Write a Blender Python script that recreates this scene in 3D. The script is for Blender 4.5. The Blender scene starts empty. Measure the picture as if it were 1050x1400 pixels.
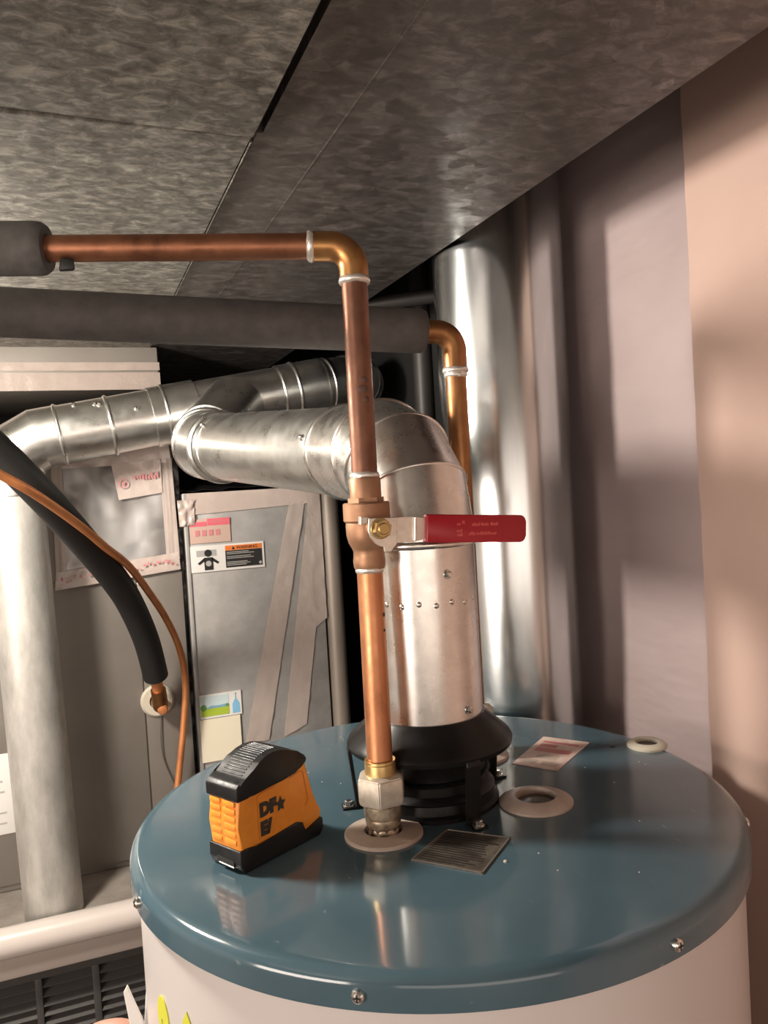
import bpy, bmesh, math, random
from mathutils import Vector, Matrix, noise
random.seed(7)
C = bpy.context.scene
COL = C.collection
# ------------------------------------------------------------------ camera
# the room's axes are the world's axes; the camera looks 21 degrees to the right of +Y
YAW, PITCH, ROLL, CAMZ, FPX = math.atan2(.358, .934), -.037, .058, 1.757, 1100.0
cam_d = bpy.data.cameras.new('camera')
cam = bpy.data.objects.new('camera', cam_d)
COL.objects.link(cam)
fw = Vector((math.sin(YAW)*math.cos(PITCH), math.cos(YAW)*math.cos(PITCH), math.sin(PITCH)))
rt = Vector((math.cos(YAW), -math.sin(YAW), 0))
up = rt.cross(fw)
rt2 = rt*math.cos(ROLL) - up*math.sin(ROLL)
up2 = rt*math.sin(ROLL) + up*math.cos(ROLL)
M = Matrix((rt2, up2, -fw)).transposed().to_4x4()
M.translation = (0, 0, CAMZ)
cam.matrix_world = M
cam_d.sensor_fit = 'VERTICAL'
cam_d.sensor_height = 24.0
cam_d.lens = FPX/1400*24.0
cam_d.clip_start = .02
C.camera = cam
# ------------------------------------------------------------------ light
C.view_settings.view_transform = 'Standard'
C.view_settings.look = 'None'
C.view_settings.gamma = 1
C.view_settings.use_curve_mapping = False
C.view_settings.exposure = 0.15
w = bpy.data.worlds.new('world')
w.use_nodes = True
w.node_tree.nodes['Background'].inputs[0].default_value = (.9, .8, .72, 1)
w.node_tree.nodes['Background'].inputs[1].default_value = .05
C.world = w
def point(name, loc, e, r, col):
    l = bpy.data.lights.new(name, 'POINT'); l.energy = e; l.shadow_soft_size = r; l.color = col
    o = bpy.data.objects.new(name, l); o.location = loc; COL.objects.link(o); return o
def area(name, loc, target, e, sx, sy, col):
    l = bpy.data.lights.new(name, 'AREA'); l.energy = e; l.shape = 'RECTANGLE'; l.size = sx; l.size_y = sy; l.color = col
    o = bpy.data.objects.new(name, l); o.location = loc
    o.rotation_euler = (Vector(target)-Vector(loc)).to_track_quat('-Z', 'Y').to_euler(); COL.objects.link(o); return o
point('work_lamp_light', (-.36, 1.02, 1.985), 40, .065, (1, .92, .82))          # bare bulb hung under the duct, left of the heater
area('room_fill_light', (-.1, -1.3, 1.52), (.3, .8, 1.55), 6, 1.9, .6, (1, .87, .77))   # added fill behind the camera, standing in for room bounce
area('side_fill_light', (-1.8, -.3, 1.50), (.4, .8, 1.52), 32, 1.2, .6, (1, .86, .76))   # added fill from the left, lifts the shadows on the right wall

# ------------------------------------------------------------------ materials
def mat(name, col, rough=.5, metal=0., **kw):
    m = bpy.data.materials.new(name); m.use_nodes = True
    b = m.node_tree.nodes['Principled BSDF']
    b.inputs['Base Color'].default_value = (*col, 1)
    b.inputs['Roughness'].default_value = rough
    b.inputs['Metallic'].default_value = metal
    for k, v in kw.items(): b.inputs[k].default_value = v
    return m
def N(m, t, **kw):
    n = m.node_tree.nodes.new(t)
    for k, v in kw.items():
        if k in n.inputs: n.inputs[k].default_value = v
        else: setattr(n, k, v)
    return n
def L(m, a, b): m.node_tree.links.new(a, b)
def coords(m, scale=(1, 1, 1)):
    t = N(m, 'ShaderNodeTexCoord'); mp = N(m, 'ShaderNodeMapping')
    mp.inputs['Scale'].default_value = scale; L(m, t.outputs['Object'], mp.inputs[0]); return mp.outputs[0]
def ramp(m, src, stops):
    r = N(m, 'ShaderNodeValToRGB'); e = r.color_ramp.elements
    while len(e) < len(stops): e.new(.5)
    for i, (p, c) in enumerate(stops):
        e[i].position = p; e[i].color = (*c, 1) if len(c) == 3 else c
    L(m, src, r.inputs[0]); return r.outputs[0]
def noisy(m, scale, stops, detail=4, rough=.6, sc=(1, 1, 1), to='Base Color', dist=0.):
    n = N(m, 'ShaderNodeTexNoise', Scale=scale, Detail=detail, Roughness=rough, Distortion=dist)
    L(m, coords(m, sc), n.inputs['Vector'])
    o = ramp(m, n.outputs['Fac'], stops)
    if to: L(m, o, m.node_tree.nodes['Principled BSDF'].inputs[to])
    return o
def bump(m, scale, strength, dist=.002, detail=3, sc=(1, 1, 1)):
    n = N(m, 'ShaderNodeTexNoise', Scale=scale, Detail=detail)
    L(m, coords(m, sc), n.inputs['Vector'])
    b = N(m, 'ShaderNodeBump', Strength=strength, Distance=dist)
    L(m, n.outputs['Fac'], b.inputs['Height'])
    L(m, b.outputs[0], m.node_tree.nodes['Principled BSDF'].inputs['Normal'])
def g(v): return (v, v, v)

def galv(name, lo, hi, r0, r1, scale=60, bs=.15, sc=(1, 1, 1), bscale=9, metal=1.):
    m = mat(name, lo, .3, metal)
    noisy(m, scale, [(.3, lo), (.7, hi)], 5, .65, sc)
    noisy(m, scale*.6, [(.3, g(r0)), (.7, g(r1))], 3, .6, sc, 'Roughness')
    bump(m, bscale, bs, .004, 2)
    return m
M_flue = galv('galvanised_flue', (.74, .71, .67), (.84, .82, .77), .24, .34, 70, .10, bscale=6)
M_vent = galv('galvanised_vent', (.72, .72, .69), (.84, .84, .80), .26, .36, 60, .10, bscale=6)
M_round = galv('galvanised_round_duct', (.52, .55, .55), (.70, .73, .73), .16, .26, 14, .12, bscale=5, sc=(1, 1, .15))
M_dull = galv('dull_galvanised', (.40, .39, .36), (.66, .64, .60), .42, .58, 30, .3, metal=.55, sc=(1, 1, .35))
M_cab = galv('galvanised_cabinet', (.37, .36, .345), (.48, .47, .455), .45, .6, 26, .1, metal=.3)
# rectangular duct: spangled sheet
def duct_mat(name, dark, light, scale, sc):
    m = mat(name, dark, .5, .55)
    n = N(m, 'ShaderNodeTexNoise', Scale=scale, Detail=5, Roughness=.7, Distortion=.6); L(m, coords(m, sc), n.inputs['Vector'])
    v = N(m, 'ShaderNodeTexVoronoi', Scale=scale*1.1, Randomness=1.); L(m, coords(m, sc), v.inputs['Vector'])
    a = ramp(m, n.outputs['Fac'], [(.36, dark), (.50, tuple(.45*d+.55*l*.7 for d, l in zip(dark, light))), (.66, light)])
    s = N(m, 'ShaderNodeSeparateColor'); L(m, v.outputs['Color'], s.inputs[0])
    b = ramp(m, s.outputs[0], [(0, g(.86)), (.85, g(1.0)), (1, g(1.25))])
    x = N(m, 'ShaderNodeMix', data_type='RGBA', blend_type='MULTIPLY'); x.inputs[0].default_value = 1
    L(m, a, x.inputs[6]); L(m, b, x.inputs[7])
    L(m, x.outputs[2], m.node_tree.nodes['Principled BSDF'].inputs['Base Color'])
    r = ramp(m, s.outputs[1], [(0, g(.36)), (1, g(.62))]); L(m, r, m.node_tree.nodes['Principled BSDF'].inputs['Roughness'])
    bump(m, 7, .12, .004, 2)
    return m
M_duct = duct_mat('spangled_duct_sheet', (.105, .098, .086), (.38, .36, .315), 58, (1, 1.5, 1))
M_duct2 = duct_mat('spangled_duct_sheet_warm', (.105, .090, .083), (.215, .190, .178), 46, (1, 1.4, 1))
M_gap = mat('gap_shade_black', (.012, .011, .011), .7)  # near-black stands in for shade inside the duct seam
def copper(name, a, b, c, rough=.34, metal=.9):
    m = mat(name, b, rough, metal)
    noisy(m, 22, [(.25, a), (.45, b), (.75, c)], 6, .65, (1, 1, .55))
    noisy(m, 40, [(.3, g(rough-.08)), (.7, g(rough+.16))], 3, .6, (1, 1, 1), 'Roughness')
    return m
M_copper = copper('copper_pipe', (.30, .12, .06), (.56, .24, .115), (.68, .32, .16), .38, .8)
M_copper_mid = copper('dull_copper', (.12, .052, .034), (.30, .128, .07), (.42, .19, .11), .40, .85)
M_copper_gold = copper('heated_copper', (.20, .09, .035), (.48, .24, .09), (.60, .34, .14), .33, .9)
M_copper_dark = copper('tarnished_copper', (.05, .028, .02), (.17, .08, .052), (.31, .15, .092), .42, .75)
M_copper_old = copper('aged_copper', (.055, .03, .02), (.30, .14, .06), (.48, .25, .10), .36)
M_line = copper('thin_copper_line', (.36, .14, .07), (.62, .24, .09), (.75, .33, .13), .45, .5)
M_brass = copper('bronze_valve', (.24, .125, .07), (.35, .19, .11), (.43, .25, .145), .46, .6)
M_bolt = copper('yellow_brass', (.30, .20, .08), (.52, .36, .15), (.62, .45, .2), .35, .85)
M_nut = mat('galvanised_nut', (.62, .55, .46), .42, .55); noisy(M_nut, 120, [(.35, (.52, .46, .38)), (.7, (.70, .63, .53))], 4)
M_nipple = mat('weathered_nipple', (.42, .35, .26), .42, .75); noisy(M_nipple, 90, [(.35, (.20, .15, .10)), (.55, (.50, .42, .31)), (.75, (.66, .57, .44))], 5)
M_solder = mat('solder', (.78, .74, .68), .36, .7)
M_zinc = mat('zinc_plate', (.80, .76, .68), .32, .75); noisy(M_zinc, 150, [(.3, (.68, .63, .55)), (.7, (.84, .80, .72))], 4)
M_steel = mat('screw_steel', (.72, .70, .66), .25, 1.)
M_red = mat('red_vinyl', (.31, .006, .014), .30)
M_redprint = mat('worn_red_print', (.60, .10, .09), .5)
M_blue = mat('blue_enamel', (.05, .08, .1), .12); M_blue.node_tree.nodes['Principled BSDF'].inputs['Coat Weight'].default_value = .25
M_blue.node_tree.nodes['Principled BSDF'].inputs['Coat Roughness'].default_value = .06
def blue_nodes(m):
    base = noisy(m, 9, [(.35, (.062, .108, .135)), (.7, (.078, .130, .160))], 4, .6, to=None)
    v = N(m, 'ShaderNodeTexVoronoi', Scale=24, Randomness=1.); L(m, coords(m), v.inputs['Vector'])
    n = N(m, 'ShaderNodeTexNoise', Scale=210, Detail=3); L(m, coords(m, (1, .35, 1)), n.inputs['Vector'])
    a = ramp(m, v.outputs['Distance'], [(.0, g(1)), (.12, g(.8)), (.34, g(0))])
    b = ramp(m, n.outputs['Fac'], [(.66, g(0)), (.74, g(1))])
    mul = N(m, 'ShaderNodeMath', operation='MULTIPLY'); L(m, a, mul.inputs[0]); L(m, b, mul.inputs[1])
    x = N(m, 'ShaderNodeMix', data_type='RGBA'); L(m, mul.outputs[0], x.inputs[0]); L(m, base, x.inputs[6]); x.inputs[7].default_value = (.22, .26, .28, 1)
    L(m, x.outputs[2], m.node_tree.nodes['Principled BSDF'].inputs['Base Color'])
blue_nodes(M_blue)
M_white = mat('white_enamel', (.60, .56, .54), .28)
M_blackmetal = mat('black_enamel_metal', (.006, .0055, .0055), .30, 0., **{'Specular IOR Level': .28}); noisy(M_blackmetal, 40, [(.3, g(.25)), (.75, g(.5))], 4, to='Roughness')
M_foam = mat('dark_grey_foam', (.09, .085, .08), .75); noisy(M_foam, 90, [(.3, (.075, .071, .069)), (.7, (.11, .105, .10))], 4)
M_foam2 = mat('brown_grey_foam', (.060, .054, .050), .7); noisy(M_foam2, 60, [(.3, (.048, .043, .040)), (.7, (.075, .067, .062))], 4)
M_foamblack = mat('black_rubber_foam', (.010, .0095, .009), .6)
M_rubber = mat('black_rubber', (.010, .010, .0105), .42, 0., **{'Specular IOR Level': .35}); noisy(M_rubber, 120, [(.3, g(.33)), (.7, g(.55))], 3, to='Roughness')
M_orange = mat('orange_plastic', (.80, .27, .025), .42); noisy(M_orange, 45, [(.3, (.72, .235, .02)), (.7, (.86, .31, .035))], 4)
M_orangegroove = mat('orange_plastic_edge', (.55, .17, .015), .5)
M_decal = mat('black_decal', (.035, .03, .022), .55)
M_plastic = mat('tan_plastic_ring', (.46, .37, .31), .5); noisy(M_plastic, 50, [(.3, (.40, .32, .265)), (.7, (.50, .405, .34))], 4)
M_pale = mat('pale_plastic_ring', (.58, .54, .44), .5)
M_hole = mat('dark_plug', (.10, .085, .07), .55)
M_paper = mat('white_label', (.82, .80, .77), .5)
M_note = mat('cream_note', (.86, .79, .62), .7)
M_yellow = mat('yellow_sticker', (.60, .60, .06), .5)
M_pinklabel = mat('pink_label', (.62, .47, .42), .5); noisy(M_pinklabel, 60, [(.35, (.52, .36, .32)), (.65, (.68, .54, .47))], 4)
M_pinkprint = mat('red_print', (.48, .16, .16), .5)
M_foillabel = mat('foil_label', (.16, .14, .115), .38, .5); noisy(M_foillabel, 60, [(.35, (.09, .075, .06)), (.65, (.24, .21, .17))], 4)
M_foilprint = mat('foil_label_print', (.022, .019, .017), .5)
M_foiledge = mat('foil_label_edge', (.34, .31, .27), .35, .6)
M_warnorange = mat('warning_orange', (.82, .22, .04), .5)
M_black = mat('black_print', (.02, .019, .018), .5)
M_greyprint = mat('grey_print', (.45, .44, .42), .5)
M_greenprint = mat('meadow_print', (.42, .56, .05), .5)
M_sky = mat('sky_print', (.62, .75, .78), .5)
M_hill = mat('hill_print', (.22, .42, .55), .5)
M_tree = mat('tree_print', (.13, .32, .08), .5)
M_bluebottle = mat('bottle_print', (.25, .55, .80), .5)
M_grey = mat('grey_painted_sheet', (.265, .245, .22), .45, .2); noisy(M_grey, 12, [(.3, (.205, .184, .162)), (.7, (.232, .210, .186))], 3)
M_shelf = mat('dusty_sheet', (.46, .41, .37), .6); noisy(M_shelf, 16, [(.3, (.22, .19, .165)), (.7, (.36, .32, .285))], 4)
M_rail = mat('taupe_rail', (.33, .28, .25), .55)
M_louver = mat('dark_louver', (.050, .046, .044), .45)
M_louver2 = mat('dark_louver_slat', (.065, .060, .058), .4)
M_pvc = mat('white_pvc', (.62, .56, .52), .35)
M_pvcold = mat('dull_pipe', (.30, .26, .22), .45, .3)
M_pvcdark = mat('dark_iron_pipe', (.03, .026, .024), .5)
M_film = mat('clear_film_on_sheet', (.66, .64, .61), .30, .5); noisy(M_film, 7, [(.36, (.17, .165, .16)), (.5, (.36, .35, .34)), (.64, (.62, .63, .63))], 2, sc=(1.6, 1, .7));  # grey to pale bands in the colour imitate reflections on the film
bump(M_film, 9, .35, .008, 2)
def tape_mat(name, col, alpha, rough, bs=60):
    m = mat(name, col, rough, 0.); m.node_tree.nodes['Principled BSDF'].inputs['Alpha'].default_value = alpha
    bump(m, bs, .6, .003, 4); return m
M_tape = tape_mat('packing_tape', (.62, .53, .48), .66, .16, 40)
M_tape2 = tape_mat('crinkled_tape', (.62, .52, .47), .82, .14, 38)
M_tapedull = tape_mat('darkened_tape', (.36, .30, .265), .85, .2, 38)  # tape colour darkened to offset the nearby bulb
M_tapeprint = mat('tape_red_print', (.62, .24, .25), .45)
M_taperose = mat('tape_rose_print', (.78, .15, .20), .4)
M_tapebrown = mat('tape_kraft', (.60, .43, .36), .4)
M_blackfilm = mat('black_film_and_gap', (.010, .010, .010), .2); bump(M_blackfilm, 14, .8, .02, 2)
M_peach = mat('peach_wall_paint', (.56, .39, .31), .8); noisy(M_peach, 5, [(.3, (.49, .345, .29)), (.7, (.54, .385, .325))], 3)
M_lav = mat('grey_pink_sheet', (.47, .375, .375), .62); noisy(M_lav, 4, [(.3, (.37, .29, .285)), (.7, (.42, .335, .33))], 3, sc=(1, 1, 1.6))
bump(M_lav, 7, .5, .012, 3, (1, .8, 2.4))
M_room = mat('room_wall_paint', (.74, .64, .57), .8)
M_darkwall = mat('unlit_black_wall', (.006, .0055, .005), .85)  # near-black colour stands in for the unlit dark at the back
M_floor = mat('concrete_floor', (.22, .20, .18), .8); noisy(M_floor, 8, [(.3, (.19, .17, .155)), (.7, (.26, .235, .21))], 4)
M_tan = mat('tan_rubber_elbow', (.50, .27, .20), .5)
M_wire = mat('thin_grey_wire', (.10, .09, .08), .5)
M_brown = mat('brown_scorch', (.10, .05, .035), .6)

# ------------------------------------------------------------------ builders
def obj(name, bm, m, parent=None, smooth=30):
    """link one mesh object; vertices are given in world space, children are stored relative to their thing"""
    for f in bm.faces: f.smooth = True
    bmesh.ops.recalc_face_normals(bm, faces=bm.faces[:])
    lim = math.radians(smooth)
    for e in bm.edges:
        if len(e.link_faces) == 2 and e.calc_face_angle(0) > lim: e.smooth = False
    if parent is not None: off = Vector(parent.get('origin'))
    else:
        zs = [v.co for v in bm.verts]
        lo = Vector([min(c[i] for c in zs) for i in range(3)]); hi = Vector([max(c[i] for c in zs) for i in range(3)])
        off = Vector(((lo.x+hi.x)/2, (lo.y+hi.y)/2, lo.z))
    for v in bm.verts: v.co -= off
    me = bpy.data.meshes.new(name); bm.to_mesh(me); bm.free(); me.materials.append(m)
    o = bpy.data.objects.new(name, me); COL.objects.link(o)
    o['origin'] = tuple(off)
    if parent is None: o.location = off
    else: o.parent = parent
    return o
def thing(name, label, cat, loc, group=None):
    o = bpy.data.objects.new(name, None); COL.objects.link(o); o.location = loc; o['origin'] = tuple(loc); o.empty_display_size = .02
    tag(o, label, cat, group); return o
def tag(o, label, cat=None, group=None):
    o['label'] = label
    if cat: o['category'] = cat
    if group: o['group'] = group
    return o
def struct(o): o['kind'] = 'structure'; return o
def new(): return bmesh.new()
def box(bm, a, b):
    vs = [bm.verts.new((x, y, z)) for x in (a[0], b[0]) for y in (a[1], b[1]) for z in (a[2], b[2])]
    for q in ((0, 1, 3, 2), (4, 6, 7, 5), (0, 4, 5, 1), (2, 3, 7, 6), (0, 2, 6, 4), (1, 5, 7, 3)): bm.faces.new([vs[i] for i in q])
    return bm
def bbox(bm, a, b, bev=.002, seg=2):
    t = new(); box(t, a, b); bmesh.ops.bevel(t, geom=t.edges[:], offset=bev, segments=seg, profile=.5, affect='EDGES')
    merge(bm, t); return bm
def merge(bm, t):
    mp = {}
    for v in t.verts: mp[v] = bm.verts.new(v.co)
    for f in t.faces:
        try: bm.faces.new([mp[v] for v in f.verts])
        except ValueError: pass
    t.free()
def frame(d):
    d = Vector(d).normalized(); a = Vector((0, 0, 1)) if abs(d.z) < .9 else Vector((1, 0, 0))
    x = a.cross(d).normalized(); return x, d.cross(x)
def tube(bm, pts, r, seg=32, cap=True):
    pts = [Vector(p) for p in pts]; n = len(pts)
    rs = r if isinstance(r, (list, tuple)) else [r]*n
    tang = [(pts[min(i+1, n-1)]-pts[max(i-1, 0)]).normalized() for i in range(n)]
    for i in range(1, n-1):
        tang[i] = ((pts[i+1]-pts[i]).normalized()+(pts[i]-pts[i-1]).normalized()).normalized()
    x, y = frame(tang[0]); rings = []
    for i in range(n):
        if i:
            q = tang[i-1].rotation_difference(tang[i]); x = q @ x; y = q @ y
        k = 1.0
        stretch = None
        if 0 < i < n-1:
            u = (pts[i]-pts[i-1]).normalized(); ca = max(.3, u.dot(tang[i])); k = 1/ca
            b = u.cross(tang[i])
            stretch = b.cross(tang[i]).normalized() if b.length > 1e-4 else None
        ring = []
        for j in range(seg):
            a = 2*math.pi*j/seg; o = x*math.cos(a)*rs[i]+y*math.sin(a)*rs[i]
            if stretch is not None: o = o+stretch*(o.dot(stretch))*(k-1)
            ring.append(bm.verts.new(pts[i]+o))
        rings.append(ring)
    for a, b in zip(rings, rings[1:]):
        for j in range(seg): bm.faces.new((a[j], a[(j+1) % seg], b[(j+1) % seg], b[j]))
    if cap:
        bm.faces.new(rings[0][::-1]); bm.faces.new(rings[-1])
    return bm
def lathe(bm, prof, c, d=(0, 0, 1), seg=48, phase=0.):
    """profile of (radius, height along d) about the point c"""
    d = Vector(d).normalized(); c = Vector(c); x, y = frame(d); rings = []
    for r, h in prof:
        if r < 1e-6: rings.append([bm.verts.new(c+d*h)])
        else: rings.append([bm.verts.new(c+d*h+(x*math.cos(2*math.pi*j/seg+phase)+y*math.sin(2*math.pi*j/seg+phase))*r) for j in range(seg)])
    for a, b in zip(rings, rings[1:]):
        for j in range(seg):
            k = (j+1) % seg
            if len(a) == 1 and len(b) == 1: continue
            if len(a) == 1: bm.faces.new((a[0], b[k], b[j]))
            elif len(b) == 1: bm.faces.new((a[j], a[k], b[0]))
            else: bm.faces.new((a[j], a[k], b[k], b[j]))
    return bm
def bead(bm, c, d, r, wd=.004, h=.002, seg=48):
    return lathe(bm, [(r-.001, -wd), (r+h*.6, -wd*.6), (r+h, 0), (r+h*.6, wd*.6), (r-.001, wd)], c, d, seg)
def prism(bm, poly, o, ax, ay, az, t, bev=0., seg=2):
    """polygon in the plane (o, ax, ay), extruded by t along az"""
    o, ax, ay, az = Vector(o), Vector(ax), Vector(ay), Vector(az)
    T = new()
    a = [T.verts.new(o+ax*p[0]+ay*p[1]) for p in poly]
    b = [T.verts.new(o+ax*p[0]+ay*p[1]+az*t) for p in poly]
    n = len(poly)
    T.faces.new(a[::-1]); T.faces.new(b)
    for i in range(n): T.faces.new((a[i], a[(i+1) % n], b[(i+1) % n], b[i]))
    if bev: bmesh.ops.bevel(T, geom=T.edges[:], offset=bev, segments=seg, profile=.5, affect='EDGES', clamp_overlap=True)
    merge(bm, T); return bm
def disc_poly(r, n=24, cx=0, cy=0, sy=1.): return [(cx+r*math.cos(2*math.pi*i/n), cy+sy*r*math.sin(2*math.pi*i/n)) for i in range(n)]
def arc(c, a0, a1, r, n): return [(c[0]+r*math.cos(math.radians(a0+(a1-a0)*i/n)), c[1]+r*math.sin(math.radians(a0+(a1-a0)*i/n))) for i in range(n+1)]
def text_bm(s, size, o, ax, ay, depth=.0004, bold=0.):
    """lettering as a mesh: s written along ax with its base line at o"""
    cu = bpy.data.curves.new('lettering', 'FONT'); cu.body = s; cu.size = size; cu.extrude = depth; cu.offset = bold; cu.resolution_u = 3
    t = bpy.data.objects.new('lettering', cu); COL.objects.link(t)
    dg = bpy.context.evaluated_depsgraph_get(); me = bpy.data.meshes.new_from_object(t.evaluated_get(dg))
    bm = new(); bm.from_mesh(me)
    bpy.data.objects.remove(t); bpy.data.curves.remove(cu); bpy.data.meshes.remove(me)
    ax, ay, o = Vector(ax).normalized(), Vector(ay).normalized(), Vector(o); az = ax.cross(ay)
    for v in bm.verts: v.co = o+ax*v.co.x+ay*v.co.y+az*v.co.z
    return bm
def sheet(bm, corners, nu, nv, amp=0., scale=30, axis=(0, -1, 0), thick=.0008):
    """thin sheet between four corners (bl, br, tr, tl), crinkled by amp"""
    bl, br, tr, tl = [Vector(c) for c in corners]; ax = Vector(axis)
    def layer(off, wob):
        rows = []
        for j in range(nv+1):
            row = []
            for i in range(nu+1):
                u, v = i/nu, j/nv; p = (bl*(1-u)+br*u)*(1-v)+(tl*(1-u)+tr*u)*v
                k = abs(noise.noise(p*scale))+.5*abs(noise.noise(p*scale*2.3))
                row.append(bm.verts.new(p+ax*(off+amp*k)))
            rows.append(row)
        return rows
    A = layer(0, 0); B = layer(thick, 1)
    for R, fl in ((A, 1), (B, 0)):
        for j in range(nv):
            for i in range(nu):
                q = [R[j][i], R[j][i+1], R[j+1][i+1], R[j+1][i]]; bm.faces.new(q[::-1] if fl else q)
    ring = lambda R: [R[0][i] for i in range(nu)]+[R[j][nu] for j in range(nv)]+[R[nv][i] for i in range(nu, 0, -1)]+[R[j][0] for j in range(nv, 0, -1)]
    a, b = ring(A), ring(B)
    for i in range(len(a)): bm.faces.new((a[i], a[(i+1) % len(a)], b[(i+1) % len(a)], b[i]))
    return bm
def bend(p0, corner, p1, r, n=8):
    """polyline p0 -> p1 with the corner rounded to radius r"""
    p0, c, p1 = Vector(p0), Vector(corner), Vector(p1)
    a = (p0-c).normalized(); b = (p1-c).normalized(); th = a.angle(b); t = r/math.tan(th/2)
    m = (a+b).normalized()*(r/math.sin(th/2))+c
    s, e = c+a*t-m, c+b*t-m; ang = s.angle(e); axn = s.cross(e).normalized()
    return [p0]+[m+Matrix.Rotation(ang*i/n, 3, axn) @ s for i in range(n+1)]+[p1]
def smooth_path(pts, n=6):
    P = [Vector(p) for p in pts]; out = []
    for i in range(len(P)-1):
        p0, p1, p2, p3 = P[max(i-1, 0)], P[i], P[i+1], P[min(i+2, len(P)-1)]
        for k in range(n):
            t = k/n
            out.append(.5*((2*p1)+(p2-p0)*t+(2*p0-5*p1+4*p2-p3)*t*t+(3*p1-p0-3*p2+p3)*t**3))
    return out+[P[-1]]
def screw(parent, c, d, r=.0055, m=None, hexhead=False, name='screw'):
    d = Vector(d).normalized(); c = Vector(c); bm = new()
    if hexhead:
        lathe(bm, [(0, -.002), (r*1.35, -.002), (r*1.35, .0008), (r*1.2, .0012), (r*.95, .0012)], c, d, 20)
        lathe(bm, [(r*.95, .0012), (r*.95, .0042), (r*.7, .005), (0, .005)], c, d, 6)
    else:
        lathe(bm, [(0, -.003), (r, -.003), (r, .0006), (r*.9, .002), (r*.6, .0031), (r*.3, .0033), (0, .0026)], c, d, 20)
    o = obj(name, bm, m or M_steel, parent)
    if not hexhead:
        x, y = frame(d); b2 = new()
        for a in (x, y):
            o2 = d.cross(a); prism(b2, [(-r*.55, -r*.13), (r*.55, -r*.13), (r*.55, r*.13), (-r*.55, r*.13)], c+d*.0029, a, o2, d, .0006)
        obj('cross_slot', b2, M_black, o)
    return o
def pt(cx, cy, a, r, z): return Vector((cx+r*math.cos(math.radians(a)), cy+r*math.sin(math.radians(a)), z))

# ------------------------------------------------------------------ the room
bm = new(); box(bm, (-2.3, -2.0, -.1), (.8, 2.5, 0)); struct(obj('floor', bm, M_floor))
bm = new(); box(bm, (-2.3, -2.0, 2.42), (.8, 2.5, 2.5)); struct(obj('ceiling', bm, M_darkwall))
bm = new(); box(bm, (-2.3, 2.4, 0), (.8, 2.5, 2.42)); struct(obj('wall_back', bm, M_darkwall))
bm = new(); box(bm, (-2.3, -2.0, 0), (-2.2, 2.4, 2.42)); struct(obj('wall_left', bm, M_room))
bm = new(); box(bm, (-2.2, -2.0, 0), (.67, -1.9, 2.42)); struct(obj('wall_front', bm, M_room))
# right wall: a grey-pink sheet at the back, a peach board with a ragged upright edge in front of it
bm = new(); sheet(bm, [(.672, .60, 0), (.672, 1.12, 0), (.672, 1.12, 2.42), (.672, .60, 2.42)], 30, 90, .006, 5, (-1, 0, 0), -.02)
struct(tag(obj('wall_right', bm, M_lav, smooth=60), 'grey-pink wrinkled wall sheet behind the round duct'))
bm = new(); poly = [(-1.9, 0), (.706, 0)]
z = .05
while z < 2.41:
    poly.append((.712+.006*noise.noise(Vector((3.1, 0, z*4)))+.002*noise.noise(Vector((9, 0, z*25))), z)); z += .03
poly += [(.714, 2.42), (-1.9, 2.42)]
prism(bm, poly, (.662, 0, 0), (0, 1, 0), (0, 0, 1), (-1, 0, 0), .012)
struct(tag(obj('wall_right', bm, M_peach, smooth=30), 'peach wall board with a ragged upright edge beside the water heater'))

bm = new(); box(bm, (.674, 1.10, 0), (.70, 2.4, 2.42)); struct(tag(obj('wall_right', bm, M_darkwall), 'wall beyond the round duct, coloured near-black as if unlit'))
# ------------------------------------------------------------------ rectangular duct overhead
X0, X1, DZ = -1.05, .472, 2.057
t = thing('duct_trunk', 'large rectangular galvanised sheet metal duct running overhead across the top', 'duct', (-.29, .6, DZ))
bm = new(); box(bm, (X0, -.7, DZ+.01), (X1-.012, 2.2, DZ+.30)); obj('casing', bm, M_duct2, t)
bm = new(); prism(bm, [(.170, -.7), (X1, -.7), (X1, 2.2), (.164, 2.2), (.164, .675), (.170, .675)], (0, 0, DZ), (1, 0, 0), (0, 1, 0), (0, 0, 1), .012, .001, 1); bbox(bm, (X1-.004, -.7, DZ+.002), (X1, 2.2, DZ+.30), .001)
o = obj('sheet_panel', bm, M_duct2, t)
bm = new(); prism(bm, [(X0, -.7), (.160, -.7), (.160, .671), (.125, .669), (X0, .600)], (0, 0, DZ-.0070), (1, 0, 0), (0, 1, 0), (0, 0, 1), .017, .0012, 1); obj('sheet_panel', bm, M_duct, t)
bm = new(); prism(bm, [(X0, .672), (.115, .6800), (.1605, .6800), (.1605, 2.2), (X0, 2.2)], (0, 0, DZ-.0030), (1, 0, 0), (0, 1, 0), (0, 0, 1), .0125, .0012, 1); obj('sheet_panel', bm, M_duct, t)
bm = new(); box(bm, (X0, .595, DZ+.0090), (.163, .690, DZ+.0115)); box(bm, (.1605, -.7, DZ+.0090), (.172, .69, DZ+.0115)); obj('seam_shade', bm, M_gap, t)  # black strips put the seam's shade into colour
bm = new(); bbox(bm, (.1612, .69, DZ-.003), (.1630, 2.2, DZ+.01), .0006)
obj('seam_lip', bm, M_duct, t)
bm = new(); box(bm, (.105, .672, DZ-.0022), (.1605, .71, DZ+.004)); obj('drive_cleat', bm, M_duct2, t)
bm = new(); box(bm, (.2275, -.7, DZ-.0002), (.2290, 1.35, DZ+.001))
o = obj('fold_crease', bm, M_duct2, t); o['kind'] = 'stuff'
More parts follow.
